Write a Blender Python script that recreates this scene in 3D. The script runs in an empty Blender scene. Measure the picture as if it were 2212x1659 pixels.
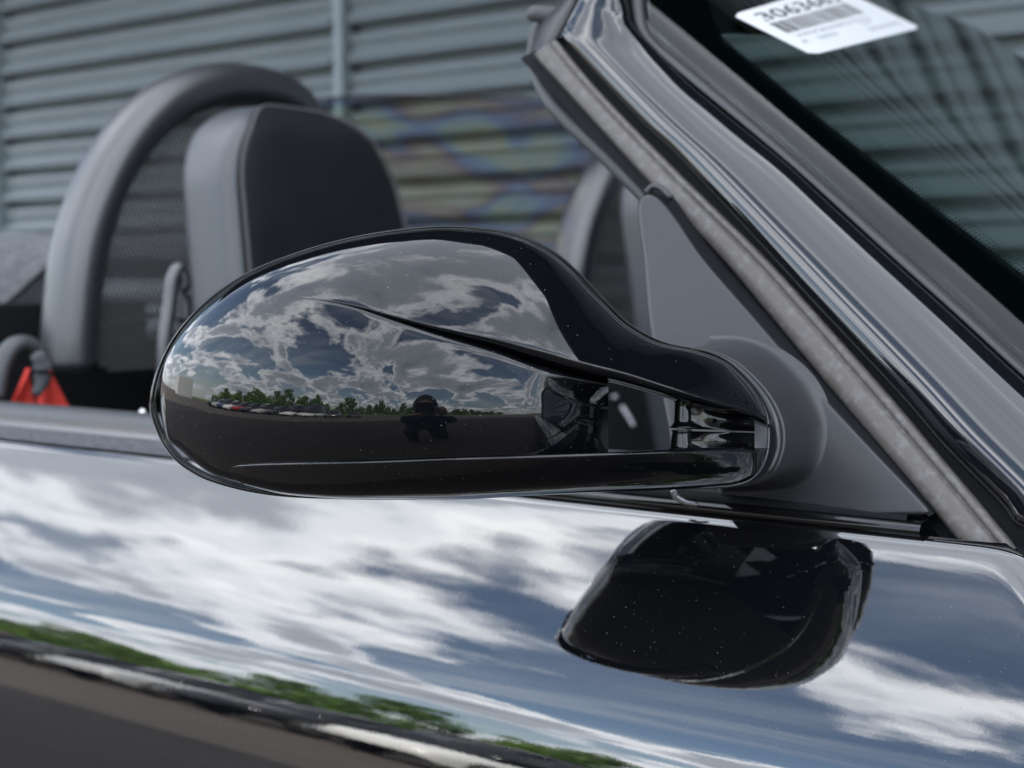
import bpy, bmesh, math, random
import numpy as np
from mathutils import Vector, Matrix
random.seed(7); rng = np.random.default_rng(7)
R = math.radians
SC = bpy.context.scene
COL = SC.collection

# ------------------------------------------------------------------ camera
# photo measured on a 2212 x 1659 grid; F = focal length in those units
F = 3158.0; CX, CY, HY = 1106.0, 829.5, 620.0
PITCH = math.atan((CY - HY) / F)
YAWD = np.array([-0.602, 0.799, 0.0]); YAWD /= np.linalg.norm(YAWD)
RT = np.array([YAWD[1], -YAWD[0], 0.0])
FW = YAWD * math.cos(PITCH) + np.array([0, 0, -math.sin(PITCH)])
UPV = YAWD * math.sin(PITCH) + np.array([0, 0, math.cos(PITCH)])
CAM = np.array([0.352, -0.745, 1.10])
cd = bpy.data.cameras.new('camera'); cam = bpy.data.objects.new('camera', cd); COL.objects.link(cam)
cd.sensor_width = 36; cd.lens = F / 2212 * 36; cd.clip_start = 0.02; cd.clip_end = 3000
cam.location = CAM
cam.rotation_euler = Matrix((RT, UPV, -FW)).transposed().to_euler()
cd.dof.use_dof = True; cd.dof.focus_distance = 0.735; cd.dof.aperture_fstop = 8.5
SC.camera = cam
SC.view_settings.view_transform = 'Standard'; SC.view_settings.look = 'None'
SC.view_settings.exposure = 1.32; SC.view_settings.gamma = 1
SC.cycles.use_denoising = True
SC.cycles.max_bounces = 8; SC.cycles.transparent_max_bounces = 12
SC.cycles.blur_glossy = 0.3; SC.cycles.sample_clamp_indirect = 6

def ray(x, y):
    x = np.asarray(x, float); y = np.asarray(y, float)
    return FW + RT * ((x - CX) / F)[..., None] - UPV * ((y - CY) / F)[..., None]
def UD(x, y, d):
    """measured point at depth d (metres in front of the lens)"""
    return CAM + ray(x, y) * np.asarray(d, float)[..., None]
def UA(x, y, v, ax):
    r = ray(x, y); k = (np.asarray(v, float) - CAM[ax]) / r[..., ax]
    return CAM + r * k[..., None]
def UY(x, y, v): return UA(x, y, v, 1)
def UX(x, y, v): return UA(x, y, v, 0)
def UZ(x, y, v): return UA(x, y, v, 2)

# ------------------------------------------------------------------ world / sun
SUN_EL, SUN_AZ = R(47), R(18)      # sun stands behind the building (+Y side)
W = bpy.data.worlds.new('World'); SC.world = W; W.use_nodes = True
nt = W.node_tree; nt.nodes.clear()
def N(t, typ, **kw):
    n = t.nodes.new(typ)
    for k, v in kw.items():
        if k.startswith('i_'):
            key = k[2:]; key = int(key) if key.isdigit() else key.replace('_', ' ')
            n.inputs[key].default_value = v
        else: setattr(n, k, v)
    return n
def ramp(t, pts, interp='EASE'):
    n = t.nodes.new('ShaderNodeValToRGB'); n.color_ramp.interpolation = interp
    el = n.color_ramp.elements
    while len(el) < len(pts): el.new(0.5)
    for e, (p, c) in zip(el, pts):
        e.position = p; e.color = (*c, 1) if len(c) == 3 else c
    return n
def MA(t, op, a, b=None, c=None):
    n = t.nodes.new('ShaderNodeMath'); n.operation = op
    for i, v in enumerate((a, b, c)):
        if v is None: continue
        if isinstance(v, (int, float)): n.inputs[i].default_value = v
        else: t.links.new(v, n.inputs[i])
    return n.outputs[0]
sky = N(nt, 'ShaderNodeTexSky', sky_type='NISHITA', sun_disc=False, sun_elevation=SUN_EL, sun_rotation=SUN_AZ - R(0))
sky.air_density = 1.0; sky.dust_density = 0.6; sky.ozone_density = 1.6
tc = N(nt, 'ShaderNodeTexCoord')
sep = N(nt, 'ShaderNodeSeparateXYZ'); nt.links.new(tc.outputs['Generated'], sep.inputs[0])
zc = MA(nt, 'MAXIMUM', sep.outputs[2], 0.0)
den = MA(nt, 'ADD', zc, 0.16)
px_ = MA(nt, 'DIVIDE', sep.outputs[0], den); py_ = MA(nt, 'DIVIDE', sep.outputs[1], den)
comb = N(nt, 'ShaderNodeCombineXYZ'); nt.links.new(px_, comb.inputs[0]); nt.links.new(py_, comb.inputs[1]); comb.inputs[2].default_value = 3.7
CLOUD_OFF = (5.5, 40.1, 7)
mp = N(nt, 'ShaderNodeMapping'); mp.inputs['Location'].default_value = CLOUD_OFF
nt.links.new(comb.outputs[0], mp.inputs[0])
n1 = N(nt, 'ShaderNodeTexNoise', i_Scale=1.05, i_Detail=10.0, i_Roughness=0.565, i_Distortion=0.35)
nt.links.new(mp.outputs[0], n1.inputs['Vector'])
n2 = N(nt, 'ShaderNodeTexNoise', i_Scale=2.4, i_Detail=7.0, i_Roughness=0.6, i_Distortion=0.4)
nt.links.new(mp.outputs[0], n2.inputs['Vector'])
mask = ramp(nt, [(0.474, (0, 0, 0)), (0.532, (1, 1, 1))])
cov = MA(nt, 'ADD', n1.outputs['Fac'], MA(nt, 'MULTIPLY', zc, 0.05))
nt.links.new(cov, mask.inputs[0])
thick = MA(nt, 'ADD', MA(nt, 'MULTIPLY', cov, 0.75), MA(nt, 'MULTIPLY', n2.outputs['Fac'], 0.25))
CW = 16.5
shade = ramp(nt, [(0.475, (CW * .97, CW * .98, CW)), (0.51, (CW * .78, CW * .81, CW * .86)), (0.565, (CW * .36, CW * .395, CW * .45)), (0.72, (CW * .17, CW * .195, CW * .235))])
nt.links.new(thick, shade.inputs[0])
# thin high veil, drawn out along the wind
mp3 = N(nt, 'ShaderNodeMapping'); mp3.inputs['Scale'].default_value = (.45, 1.7, 1); mp3.inputs['Rotation'].default_value = (0, 0, R(-18)); nt.links.new(comb.outputs[0], mp3.inputs[0])
n3 = N(nt, 'ShaderNodeTexNoise', i_Scale=1.5, i_Detail=8.0, i_Roughness=0.6, i_Distortion=0.3); nt.links.new(mp3.outputs[0], n3.inputs['Vector'])
veil = ramp(nt, [(0.42, (.05, .05, .05)), (0.74, (.62, .62, .62))]); nt.links.new(n3.outputs['Fac'], veil.inputs[0])
vm = N(nt, 'ShaderNodeMixRGB'); nt.links.new(veil.outputs[0], vm.inputs[0]); nt.links.new(sky.outputs[0], vm.inputs[1]); vm.inputs[2].default_value = (7.0, 7.6, 8.3, 1)
cmix = N(nt, 'ShaderNodeMixRGB'); nt.links.new(mask.outputs[0], cmix.inputs[0])
nt.links.new(vm.outputs[0], cmix.inputs[1]); nt.links.new(shade.outputs[0], cmix.inputs[2])
# far cloud deck dissolving into pale haze just over the horizon
hz = ramp(nt, [(0.0, (1, 1, 1)), (0.09, (0, 0, 0))]); nt.links.new(sep.outputs[2], hz.inputs[0])
hm = N(nt, 'ShaderNodeMixRGB'); nt.links.new(MA(nt, 'MULTIPLY', hz.outputs[0], 0.6), hm.inputs[0])
nt.links.new(cmix.outputs[0], hm.inputs[1]); hm.inputs[2].default_value = (6.5, 7.0, 7.6, 1)
bg = N(nt, 'ShaderNodeBackground', i_Strength=0.12); nt.links.new(hm.outputs[0], bg.inputs[0])
wo = N(nt, 'ShaderNodeOutputWorld'); nt.links.new(bg.outputs[0], wo.inputs[0])

sl = bpy.data.lights.new('sun', 'SUN'); sl.energy = 5.0; sl.angle = R(0.5); sl.color = (1.0, 0.95, 0.87)
so = bpy.data.objects.new('sun', sl); COL.objects.link(so)
# blender sky: sun_rotation 0 = +Y, positive turns clockwise seen from above
sd = Vector((math.sin(SUN_AZ) * math.cos(SUN_EL), math.cos(SUN_AZ) * math.cos(SUN_EL), math.sin(SUN_EL)))
so.rotation_euler = sd.to_track_quat('Z', 'Y').to_euler()

# ------------------------------------------------------------------ materials
def mat(name, col=(.5, .5, .5), rough=.5, metal=0., ior=1.5, spec=None, coat=0., noise=None, bump=None, dust=0., sheen=0.):
    m = bpy.data.materials.new(name); m.use_nodes = True
    t = m.node_tree; b = t.nodes['Principled BSDF']
    b.inputs['Base Color'].default_value = (*col, 1); b.inputs['Roughness'].default_value = rough
    b.inputs['Metallic'].default_value = metal; b.inputs['IOR'].default_value = ior
    if spec is not None: b.inputs['Specular IOR Level'].default_value = spec
    if coat: b.inputs['Coat Weight'].default_value = coat; b.inputs['Coat Roughness'].default_value = .02
    if sheen: b.inputs['Sheen Weight'].default_value = sheen
    tcn = N(t, 'ShaderNodeTexCoord')
    last = None
    if noise:                      # (scale, colour2, lo, hi)
        nn = N(t, 'ShaderNodeTexNoise', i_Scale=noise[0], i_Detail=6.0, i_Roughness=.62)
        t.links.new(tcn.outputs['Object'], nn.inputs['Vector'])
        r = ramp(t, [(noise[2], col), (noise[3], noise[1])], 'LINEAR'); t.links.new(nn.outputs['Fac'], r.inputs[0])
        t.links.new(r.outputs[0], b.inputs['Base Color']); last = r.outputs[0]
    if dust:                       # sparse pale dust specks
        vo = N(t, 'ShaderNodeTexVoronoi', i_Scale=620.0); t.links.new(tcn.outputs['Object'], vo.inputs['Vector'])
        sp = N(t, 'ShaderNodeSeparateColor'); t.links.new(vo.outputs['Color'], sp.inputs[0])
        big = MA(t, 'MULTIPLY', MA(t, 'GREATER_THAN', sp.outputs[0], 0.82), MA(t, 'MULTIPLY', sp.outputs[1], 0.16))
        f = MA(t, 'LESS_THAN', vo.outputs['Distance'], big)
        mx = N(t, 'ShaderNodeMixRGB'); t.links.new(MA(t, 'MULTIPLY', f, dust), mx.inputs[0])
        if last is None: mx.inputs[1].default_value = (*col, 1)
        else: t.links.new(last, mx.inputs[1])
        mx.inputs[2].default_value = (.5, .5, .5, 1); t.links.new(mx.outputs[0], b.inputs['Base Color'])
        t.links.new(MA(t, 'ADD', rough, MA(t, 'MULTIPLY', f, .5)), b.inputs['Roughness'])
    if bump:                       # (scale, strength, distance)
        bn = N(t, 'ShaderNodeTexNoise', i_Scale=bump[0], i_Detail=5.0, i_Roughness=.6)
        t.links.new(tcn.outputs['Object'], bn.inputs['Vector'])
        bm_ = N(t, 'ShaderNodeBump', i_Strength=bump[1], i_Distance=bump[2]); t.links.new(bn.outputs['Fac'], bm_.inputs['Height'])
        t.links.new(bm_.outputs[0], b.inputs['Normal'])
    return m
M = {}
M['paint'] = mat('black_paint', (.004, .0045, .006), .012, ior=1.62, dust=.4)
M['paint_body'] = mat('black_body_paint', (.004, .0045, .006), .015, ior=2.45, dust=.12, bump=(55, .05, .0004))
M['paint_pillar'] = mat('black_pillar_paint', (.006, .007, .009), .055, ior=1.9, dust=.1)
M['gloss_black'] = mat('gloss_black_plastic', (.006, .006, .007), .06, ior=1.6)
M['satin'] = mat('satin_black_plastic', (.026, .027, .031), .36, ior=1.6, bump=(900, .05, .0003), dust=.25)
M['ring'] = mat('grey_ring_plastic', (.02, .022, .024), .16, ior=1.6)
M['rubber'] = mat('soft_grey_rubber', (.07, .075, .08), .42, bump=(400, .1, .0004))
M['seal'] = mat('weathered_seal_rubber', (.125, .112, .104), .5, noise=(150, (.17, .163, .158), .50, .64), bump=(700, .15, .0004))
M['void'] = mat('black_gap_rubber', (.006, .007, .009), .7, spec=.2)
M['trim'] = mat('grey_windscreen_trim', (.05, .05, .052), .33, ior=1.5)
M['leather'] = mat('black_leather', (.006, .007, .010), .45, ior=1.5, noise=(9, (.012, .0125, .016), .4, .6), bump=(350, .22, .0006))
M['leather_skylit'] = mat('black_leather_skylit_side', (.062, .067, .076), .42, ior=1.7, bump=(350, .22, .0006))  # same seat leather, sky light from the side painted in as a paler colour
M['hoop'] = mat('padded_hoop_covering', (.022, .024, .028), .38, ior=2.1, bump=(500, .1, .0004))
M['net'] = mat('black_net', (.09, .09, .09), .6)
M['dark'] = mat('dark_interior', (.008, .009, .012), .8, noise=(14, (.014, .015, .018), .4, .6))
M['carpet'] = mat('black_carpet', (.006, .0065, .009), .95, bump=(600, .4, .001))
M['fabric'] = mat('grey_hood_fabric', (.11, .115, .125), .9, noise=(90, (.16, .165, .175), .4, .6), bump=(900, .3, .001))
M['door_seal'] = mat('satin_door_seal', (.16, .155, .15), .3, ior=1.6)
M['felt'] = mat('felt_window_seal', (.06, .065, .075), .85, noise=(260, (.1, .105, .115), .4, .6))
M['red'] = mat('red_belt_webbing', (.62, .045, .03), .75, bump=(900, .3, .0005))
M['chrome'] = mat('chrome', (.75, .75, .76), .12, metal=1)
M['satin_metal'] = mat('satin_metal', (.35, .34, .36), .35, metal=1)
M['stitch'] = mat('grey_stitching', (.1, .095, .1), .8)
M['slat'] = mat('blue_grey_painted_metal', (.185, .215, .232), .36, noise=(2.2, (.24, .272, .288), .35, .65), ior=1.5)
M['post'] = mat('pale_painted_post', (.27, .32, .35), .4)
M['wallback'] = mat('dark_wall_behind', (.02, .024, .026), .8)
M['soffit'] = mat('dark_canopy_metal', (.008, .009, .011), .7, spec=.2)
M['asphalt'] = mat('asphalt', (.050, .040, .033), .9, noise=(.6, (.080, .063, .051), .35, .7), bump=(40, .3, .01))
M['leaf'] = mat('leaf_green', (.09, .17, .02), .6, noise=(.5, (.12, .22, .03), .35, .65))
M['leaf2'] = mat('leaf_dark', (.055, .12, .016), .6, noise=(.5, (.08, .15, .02), .35, .65))
M['bark'] = mat('bark', (.09, .07, .05), .9)
M['grass'] = mat('grass', (.09, .19, .02), .9, noise=(.3, (.13, .2, .03), .4, .6))
M['tyre'] = mat('tyre_rubber', (.02, .02, .02), .8)
M['rim'] = mat('alloy_rim', (.5, .5, .5), .3, metal=1)
M['carglass'] = mat('dark_car_glass', (.01, .012, .014), .05, ior=1.6)
for nm, c in (('white', (.75, .75, .73)), ('silver', (.4, .41, .42)), ('black', (.012, .012, .014)), ('grey', (.1, .105, .11)), ('redcar', (.3, .02, .015)), ('blue', (.02, .04, .12))):
    M['car_' + nm] = mat('car_paint_' + nm, c, .12, ior=1.6)
M['pale_wall'] = mat('pale_render', (.62, .62, .6), .8)
M['cloth'] = mat('dark_clothing', (.01, .011, .014), .9)
M['skin'] = mat('skin', (.45, .26, .18), .5)
M['hair'] = mat('hair', (.03, .02, .012), .7)
M['sticker'] = mat('white_sticker_paper', (.82, .83, .84), .45)
M['ink'] = mat('black_ink', (.03, .03, .035), .6)
M['ink_grey'] = mat('grey_ink', (.3, .31, .34), .6)
M['frit'] = mat('black_ceramic_frit', (.006, .012, .013), .08, ior=1.5)

def glass(name, tint, ior, dusty=.0, stress=False):
    m = bpy.data.materials.new(name); m.use_nodes = True; t = m.node_tree; t.nodes.clear()
    o = N(t, 'ShaderNodeOutputMaterial'); mx = N(t, 'ShaderNodeMixShader')
    fr = N(t, 'ShaderNodeFresnel', i_IOR=ior); tr = N(t, 'ShaderNodeBsdfTransparent'); gl = N(t, 'ShaderNodeBsdfGlossy', i_Roughness=.0)
    tr.inputs[0].default_value = (*tint, 1)
    t.links.new(fr.outputs[0], mx.inputs[0]); t.links.new(tr.outputs[0], mx.inputs[1]); t.links.new(gl.outputs[0], mx.inputs[2])
    if stress:     # coloured stress bands frozen into the clear plastic
        tcn = N(t, 'ShaderNodeTexCoord'); mpn = N(t, 'ShaderNodeMapping'); mpn.inputs['Scale'].default_value = (1.0, 3.2, 14)
        t.links.new(tcn.outputs['Object'], mpn.inputs[0])
        nn = N(t, 'ShaderNodeTexNoise', i_Scale=1.0, i_Detail=2.0, i_Distortion=.35); t.links.new(mpn.outputs[0], nn.inputs['Vector'])
        r = ramp(t, [(.25, (.74, .77, .78)), (.38, (.76, .71, .52)), (.44, (.64, .50, .42)), (.49, (.44, .38, .46)), (.53, (.44, .50, .68)), (.58, (.62, .69, .62)), (.65, (.80, .74, .52)), (.80, (.7, .73, .76))], 'LINEAR')
        t.links.new(nn.outputs['Fac'], r.inputs[0]); t.links.new(r.outputs[0], tr.inputs[0])
    t.links.new(mx.outputs[0], o.inputs[0]); return m
M['glass'] = glass('tinted_windscreen_glass', (.36, .45, .42), 1.52)
M['deflector'] = glass('clear_plastic', (.8, .8, .8), 1.12, stress=True)
M['mirror'] = mat('mirror_glass', (.8, .82, .85), .0, metal=1)

# ------------------------------------------------------------------ mesh helpers
def tag(o, label=None, cat=None, group=None, kind=None):
    for k, v in (('label', label), ('category', cat), ('group', group), ('kind', kind)):
        if v: o[k] = v
    return o
def empty(name, loc=(0, 0, 0), parent=None):
    o = bpy.data.objects.new(name, None); COL.objects.link(o); o.location = loc; o.empty_display_size = .1
    if parent: o.parent = parent
    return o
def mk(name, verts, faces, m, parent=None, smooth=True):
    me = bpy.data.meshes.new(name); me.from_pydata([tuple(map(float, v)) for v in verts], [], [tuple(map(int, f)) for f in faces])
    me.materials.append(M[m] if isinstance(m, str) else m)
    if smooth: me.polygons.foreach_set('use_smooth', [True] * len(me.polygons))
    me.update(); o = bpy.data.objects.new(name, me); COL.objects.link(o)
    if parent: o.parent = parent; o.matrix_parent_inverse = parent_inv(parent)
    return o
def parent_inv(p):
    m = Matrix.Identity(4); q = p
    while q: m = Matrix.Translation(q.location) @ q.rotation_euler.to_matrix().to_4x4() @ m if q.parent is None else m; q = q.parent
    return m.inverted()
def grid_faces(nr, nc, off=0, closeC=False, closeR=False, flip=False):
    f = []
    for i in range(nr - (0 if closeR else 1)):
        for j in range(nc - (0 if closeC else 1)):
            a = off + i * nc + j; b = off + i * nc + (j + 1) % nc; c = off + ((i + 1) % nr) * nc + (j + 1) % nc; d = off + ((i + 1) % nr) * nc + j
            f.append((a, d, c, b) if flip else (a, b, c, d))
    return f
def grid(name, P, m, parent=None, flip=False, smooth=True, **k):
    P = np.asarray(P); nr, nc = P.shape[:2]
    return mk(name, P.reshape(-1, 3), grid_faces(nr, nc, flip=flip, **k), m, parent, smooth)
def pl(pts, x):
    """smooth monotone interpolation of (x,y) pairs"""
    p = np.array(pts, float); X, Y = p[:, 0], p[:, 1]
    h = np.diff(X); s = np.diff(Y) / h; d = np.zeros(len(X))
    for i in range(1, len(X) - 1):
        if s[i - 1] * s[i] > 0:
            w1 = 2 * h[i] + h[i - 1]; w2 = h[i] + 2 * h[i - 1]; d[i] = (w1 + w2) / (w1 / s[i - 1] + w2 / s[i])
    d[0] = s[0]; d[-1] = s[-1]
    x = np.clip(np.asarray(x, float), X[0], X[-1]); i = np.clip(np.searchsorted(X, x, 'right') - 1, 0, len(h) - 1)
    t = (x - X[i]) / h[i]; t2 = t * t; t3 = t2 * t
    return (2 * t3 - 3 * t2 + 1) * Y[i] + (t3 - 2 * t2 + t) * h[i] * d[i] + (-2 * t3 + 3 * t2) * Y[i + 1] + (t3 - t2) * h[i] * d[i + 1]
def sm(pts, n):
    """resample an open polyline (any dimension) with a Catmull-Rom curve"""
    p = np.array(pts, float); p = np.vstack([2 * p[0] - p[1], p, 2 * p[-1] - p[-2]])
    L = np.concatenate([[0], np.cumsum(np.linalg.norm(np.diff(p[1:-1], axis=0), axis=1))]); u = np.linspace(0, L[-1], n); out = []
    for s in u:
        i = min(np.searchsorted(L, s, 'right') - 1, len(L) - 2); t = (s - L[i]) / (L[i + 1] - L[i] + 1e-12)
        a, b, c, d = p[i:i + 4]
        out.append(.5 * (2 * b + (c - a) * t + (2 * a - 5 * b + 4 * c - d) * t * t + (3 * b - a - 3 * c + d) * t ** 3))
    return np.array(out)
def tube(name, path, ra, m, parent=None, rb=None, ref=(0, 0, 1), seg=16, cap=True, p=2.0):
    """sweep a super-ellipse section; ra along ref side, rb along the other; radii may be arrays"""
    path = np.array(path, float); n = len(path); ra = np.broadcast_to(ra, n); rb = ra if rb is None else np.broadcast_to(rb, n)
    T = np.gradient(path, axis=0); T /= np.linalg.norm(T, axis=1)[:, None]; V = []
    for i in range(n):
        a = np.array(ref, float); a = a - T[i] * a.dot(T[i]); a /= np.linalg.norm(a) + 1e-12; b = np.cross(T[i], a)
        for k in range(seg):
            th = 2 * math.pi * k / seg; c, s = math.cos(th), math.sin(th)
            V.append(path[i] + a * ra[i] * math.copysign(abs(c) ** (2 / p), c) + b * rb[i] * math.copysign(abs(s) ** (2 / p), s))
    f = grid_faces(n, seg, closeC=True)
    if cap: f += [tuple(range(seg))[::-1], tuple((n - 1) * seg + k for k in range(seg))]
    return mk(name, V, f, m, parent)
def box(name, c, s, m, parent=None, bev=.004, rot=None):
    bm = bmesh.new(); bmesh.ops.create_cube(bm, size=1); bmesh.ops.scale(bm, vec=s, verts=bm.verts)
    if bev: bmesh.ops.bevel(bm, geom=bm.edges[:], offset=bev, segments=2, profile=.5, affect='EDGES')
    if rot is not None: bmesh.ops.rotate(bm, matrix=rot, verts=bm.verts)
    bmesh.ops.translate(bm, vec=c, verts=bm.verts)
    me = bpy.data.meshes.new(name); bm.to_mesh(me); bm.free(); me.materials.append(M[m] if isinstance(m, str) else m)
    o = bpy.data.objects.new(name, me); COL.objects.link(o)
    if parent: o.parent = parent; o.matrix_parent_inverse = parent_inv(parent)
    return o

# ------------------------------------------------------------------ ground
def sheet(name, x0, x1, y0, y1, z, m, n=2):
    xs = np.linspace(x0, x1, n); ys = np.linspace(y0, y1, n)
    P = np.array([[(x, y, z) for x in xs] for y in ys]); o = grid(name, P, m, smooth=False); return tag(o, kind='structure')
sheet('ground', -900, 900, -900, 900, 0.0, 'asphalt')
sheet('lawn', -400, 400, -300, -40, 0.02, 'grass')

# ------------------------------------------------------------------ building behind the car
YW = 4.0; SH = .171; PITX = 2.59
building = empty('metal_clad_building', (0, YW, 0))
tag(building, 'blue grey building wall of wide horizontal metal louvres behind the car', 'building')
prof = np.array([(.085, .171), (.05, .157), (.034, .153), (.020, .124), (.022, .116), (.044, .111), (.044, .102), (.032, .078), (.004, .042), (.0, .034), (.004, .028), (.085, .020), (.085, .0)])
def slat_mesh(L):
    V = [(x, p[0], p[1]) for x in (0, L) for p in prof]; return V, grid_faces(2, len(prof), flip=True)
Xp0 = -4.18
slat_me = None
bays = [(-14.54, 2.59), (-11.95, 2.59), (-9.36, 2.59), (-6.77, 2.59), (-4.18, 9.5), (5.32, 6.0)]
pm = None
for xs, wd0 in bays:
    for r in range(0, 27):
        if slat_me is None:
            V, Fc = slat_mesh(1.0); o = slat_me = mk('slat', V, Fc, 'slat', building, smooth=False)
        else: o = slat_me.copy(); COL.objects.link(o)
        o.matrix_parent_inverse = Matrix.Translation((0, -YW, 0)); o.location = (xs + .05, YW, r * SH); o.scale = (wd0 - .10, 1, 1)
    if pm is None: o = pm = box('post', (0, 0, 0), (.045, .09, 4.7), 'post', building, .006)
    else: o = pm.copy(); COL.objects.link(o)
    o.matrix_parent_inverse = Matrix.Translation((0, -YW, 0)); o.location = (xs, YW + .035, 2.35)
box('wall', (2.4, YW + .3, 2.35), (24, .4, 4.7), 'wallback', building, 0)
CANZ, CANY = 4.7, 1.4
box('canopy', (2.4, (YW + .5 + CANY) / 2, CANZ + .16), (24, YW + .5 - CANY, .3), 'soffit', building, .01)
box('upper_wall', (2.4, YW + .3, 7.6), (24, .4, 5.6), 'soffit', building, 0)
box('wing_wall', (-13, YW + 2, 5.2), (6, 3.6, 10.4), 'wallback', building, 0)

# ------------------------------------------------------------------ the car
car = empty('convertible_car', (0, 0, 0))
tag(car, 'black open convertible with glossy door mirror, parked beside louvred wall', 'car')
CZ = CAM[2]
# door skin: extruded profile, angles chosen for a barrel-sided door
def door_profile():
    s = np.concatenate([np.linspace(0, .006, 8)[:-1], np.linspace(.006, .30, 90), np.linspace(.31, .75, 20)])
    th = pl([(0, 78), (.003, 50), (.006, 34), (.05, 29), (.095, 24), (.13, 14.5), (.165, 9.5), (.21, 6.5), (.32, 0), (.75, -16)], s)
    y = [0.0]; z = [CZ - .1316]
    for i in range(1, len(s)):
        a = R(.5 * (th[i] + th[i - 1])); dz = s[i] - s[i - 1]
        ln = dz / max(math.cos(a), .3); y.append(y[-1] - ln * math.sin(a)); z.append(z[-1] - ln * math.cos(a))
    return np.array(y), np.array(z)
py, pz = door_profile()
def extr(name, x0, x1, ys, zs, m, parent, n=60, flip=False):
    xs = np.linspace(x0, x1, n) if np.isscalar(x0) else None
    P = np.array([[(x, y, z) for x in xs] for y, z in zip(ys, zs)]); return grid(name, P, m, parent, flip=flip)
XF = UY(2168, 1150, 0.0)[0]       # front shut line of the door at belt height
def door_panel():
    rows = []
    for k, (y, z) in enumerate(zip(py, pz)):
        s = pz[0] - z; xf = XF + .012 * (1 - math.exp(-s / .004)) + .8 * min(s, .3)
        u = 1 - (1 - np.linspace(0, 1, 90)) ** 1.6
        xs = -1.15 + (xf + 1.15) * u
        roll = np.exp(-((xf - xs) / .005)) * .004
        drop = .0 * xs
        rows.append(np.stack([xs, y + roll, z - .0 * xs], -1))
    P = np.array(rows); return grid('door', P, 'paint_body', car)
door = door_panel()
tag(door, 'glossy black door skin mirroring clouds and treeline')
# rear quarter and front wing carry on behind small shut gaps
extr('rear_quarter_panel', -2.3, -1.155, py, pz, 'paint_body', car, 20)
def wing():
    rows = []
    for y, z in zip(py, pz):
        s = pz[0] - z; xf = XF + .0175 + .8 * min(s, .3)
        xs = np.linspace(xf, 1.6, 30); rows.append(np.stack([xs, y + .001 + 0 * xs, z + 0 * xs], -1))
    return grid('front_wing', np.array(rows), 'paint_body', car)
wing()
# bonnet, cowl and tail, plain body surfaces outside or below the picture
xs = np.linspace(XF + .02, 1.6, 16); ys = np.linspace(.0, 1.55, 16)
grid('bonnet', [[(x, y, CZ - .135 - .12 * ((x - XF) / 1.6) ** 2 + .05 * math.sin(math.pi * y / 1.55) - .02) for x in xs] for y in ys], 'paint_body', car, flip=True)
# black rubber strip in the shut gap
grid('shut_gap', [[(XF - .02 + .8 * min(pz[0] - z, .3), y + .018, z - .002) for y, z in zip(py, pz)], [(XF + .05 + .8 * min(pz[0] - z, .3), y + .018, z - .002) for y, z in zip(py, pz)]], 'void', car)

# window slot seals along the door top (felt lip, satin strip, leather-look inner trim)
XS = UY(1452, 1075, 0.02)[0]
zb = CZ
felt = [(.0005, -.1320), (.004, -.1285), (.010, -.1245), (.014, -.1222)]
satin = [(.014, -.1222), (.018, -.1190), (.024, -.1165), (.030, -.1150), (.036, -.1160)]
inner = [(.036, -.1200), (.038, -.1130), (.044, -.1085), (.054, -.1065), (.066, -.1085), (.078, -.118), (.084, -.14), (.09, -.30)]
def strip(name, pr, x0, x1, m, par=None, sub=5):
    p = sm(np.array(pr), sub * (len(pr) - 1) + 1); return extr(name, x0, x1, p[:, 0], zb + p[:, 1], m, par or car, 30)
strip('window_felt', felt, -1.15, XS, 'felt')
strip('window_strip', satin, -1.15, XS, 'door_seal')
strip('door_inner_trim', inner, -1.15, XF - .05, 'rubber')
# continuous gloss seal under the sail panel
strip('sail_seal', [(-.0015, -.1330), (-.004, -.1300), (-.003, -.1265), (.002, -.1245), (.01, -.1240)], XS - .13, XF - .043, 'gloss_black')
strip('sail_seal_lip', [(.0, -.1245), (.0015, -.1215), (.006, -.1200), (.012, -.1200)], XS - .13, XF - .052, 'void')

# interior tub
box('cabin_floor', (-.45, .78, .40), (1.7, 1.34, .04), 'carpet', car)
box('rear_bulkhead', (-1.22, .78, .72), (.06, 1.40, .62), 'carpet', car)
box('inner_side_panel', (-.45, .115, .66), (1.45, .03, .46), 'dark', car)
box('far_door_panel', (-.45, 1.50, .70), (1.45, .06, .56), 'dark', car)
box('dashboard', (.22, .80, .80), (.34, 1.36, .22), 'dark', car, .05)
box('centre_console', (-.45, .79, .60), (1.1, .2, .3), 'dark', car, .03)

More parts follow.
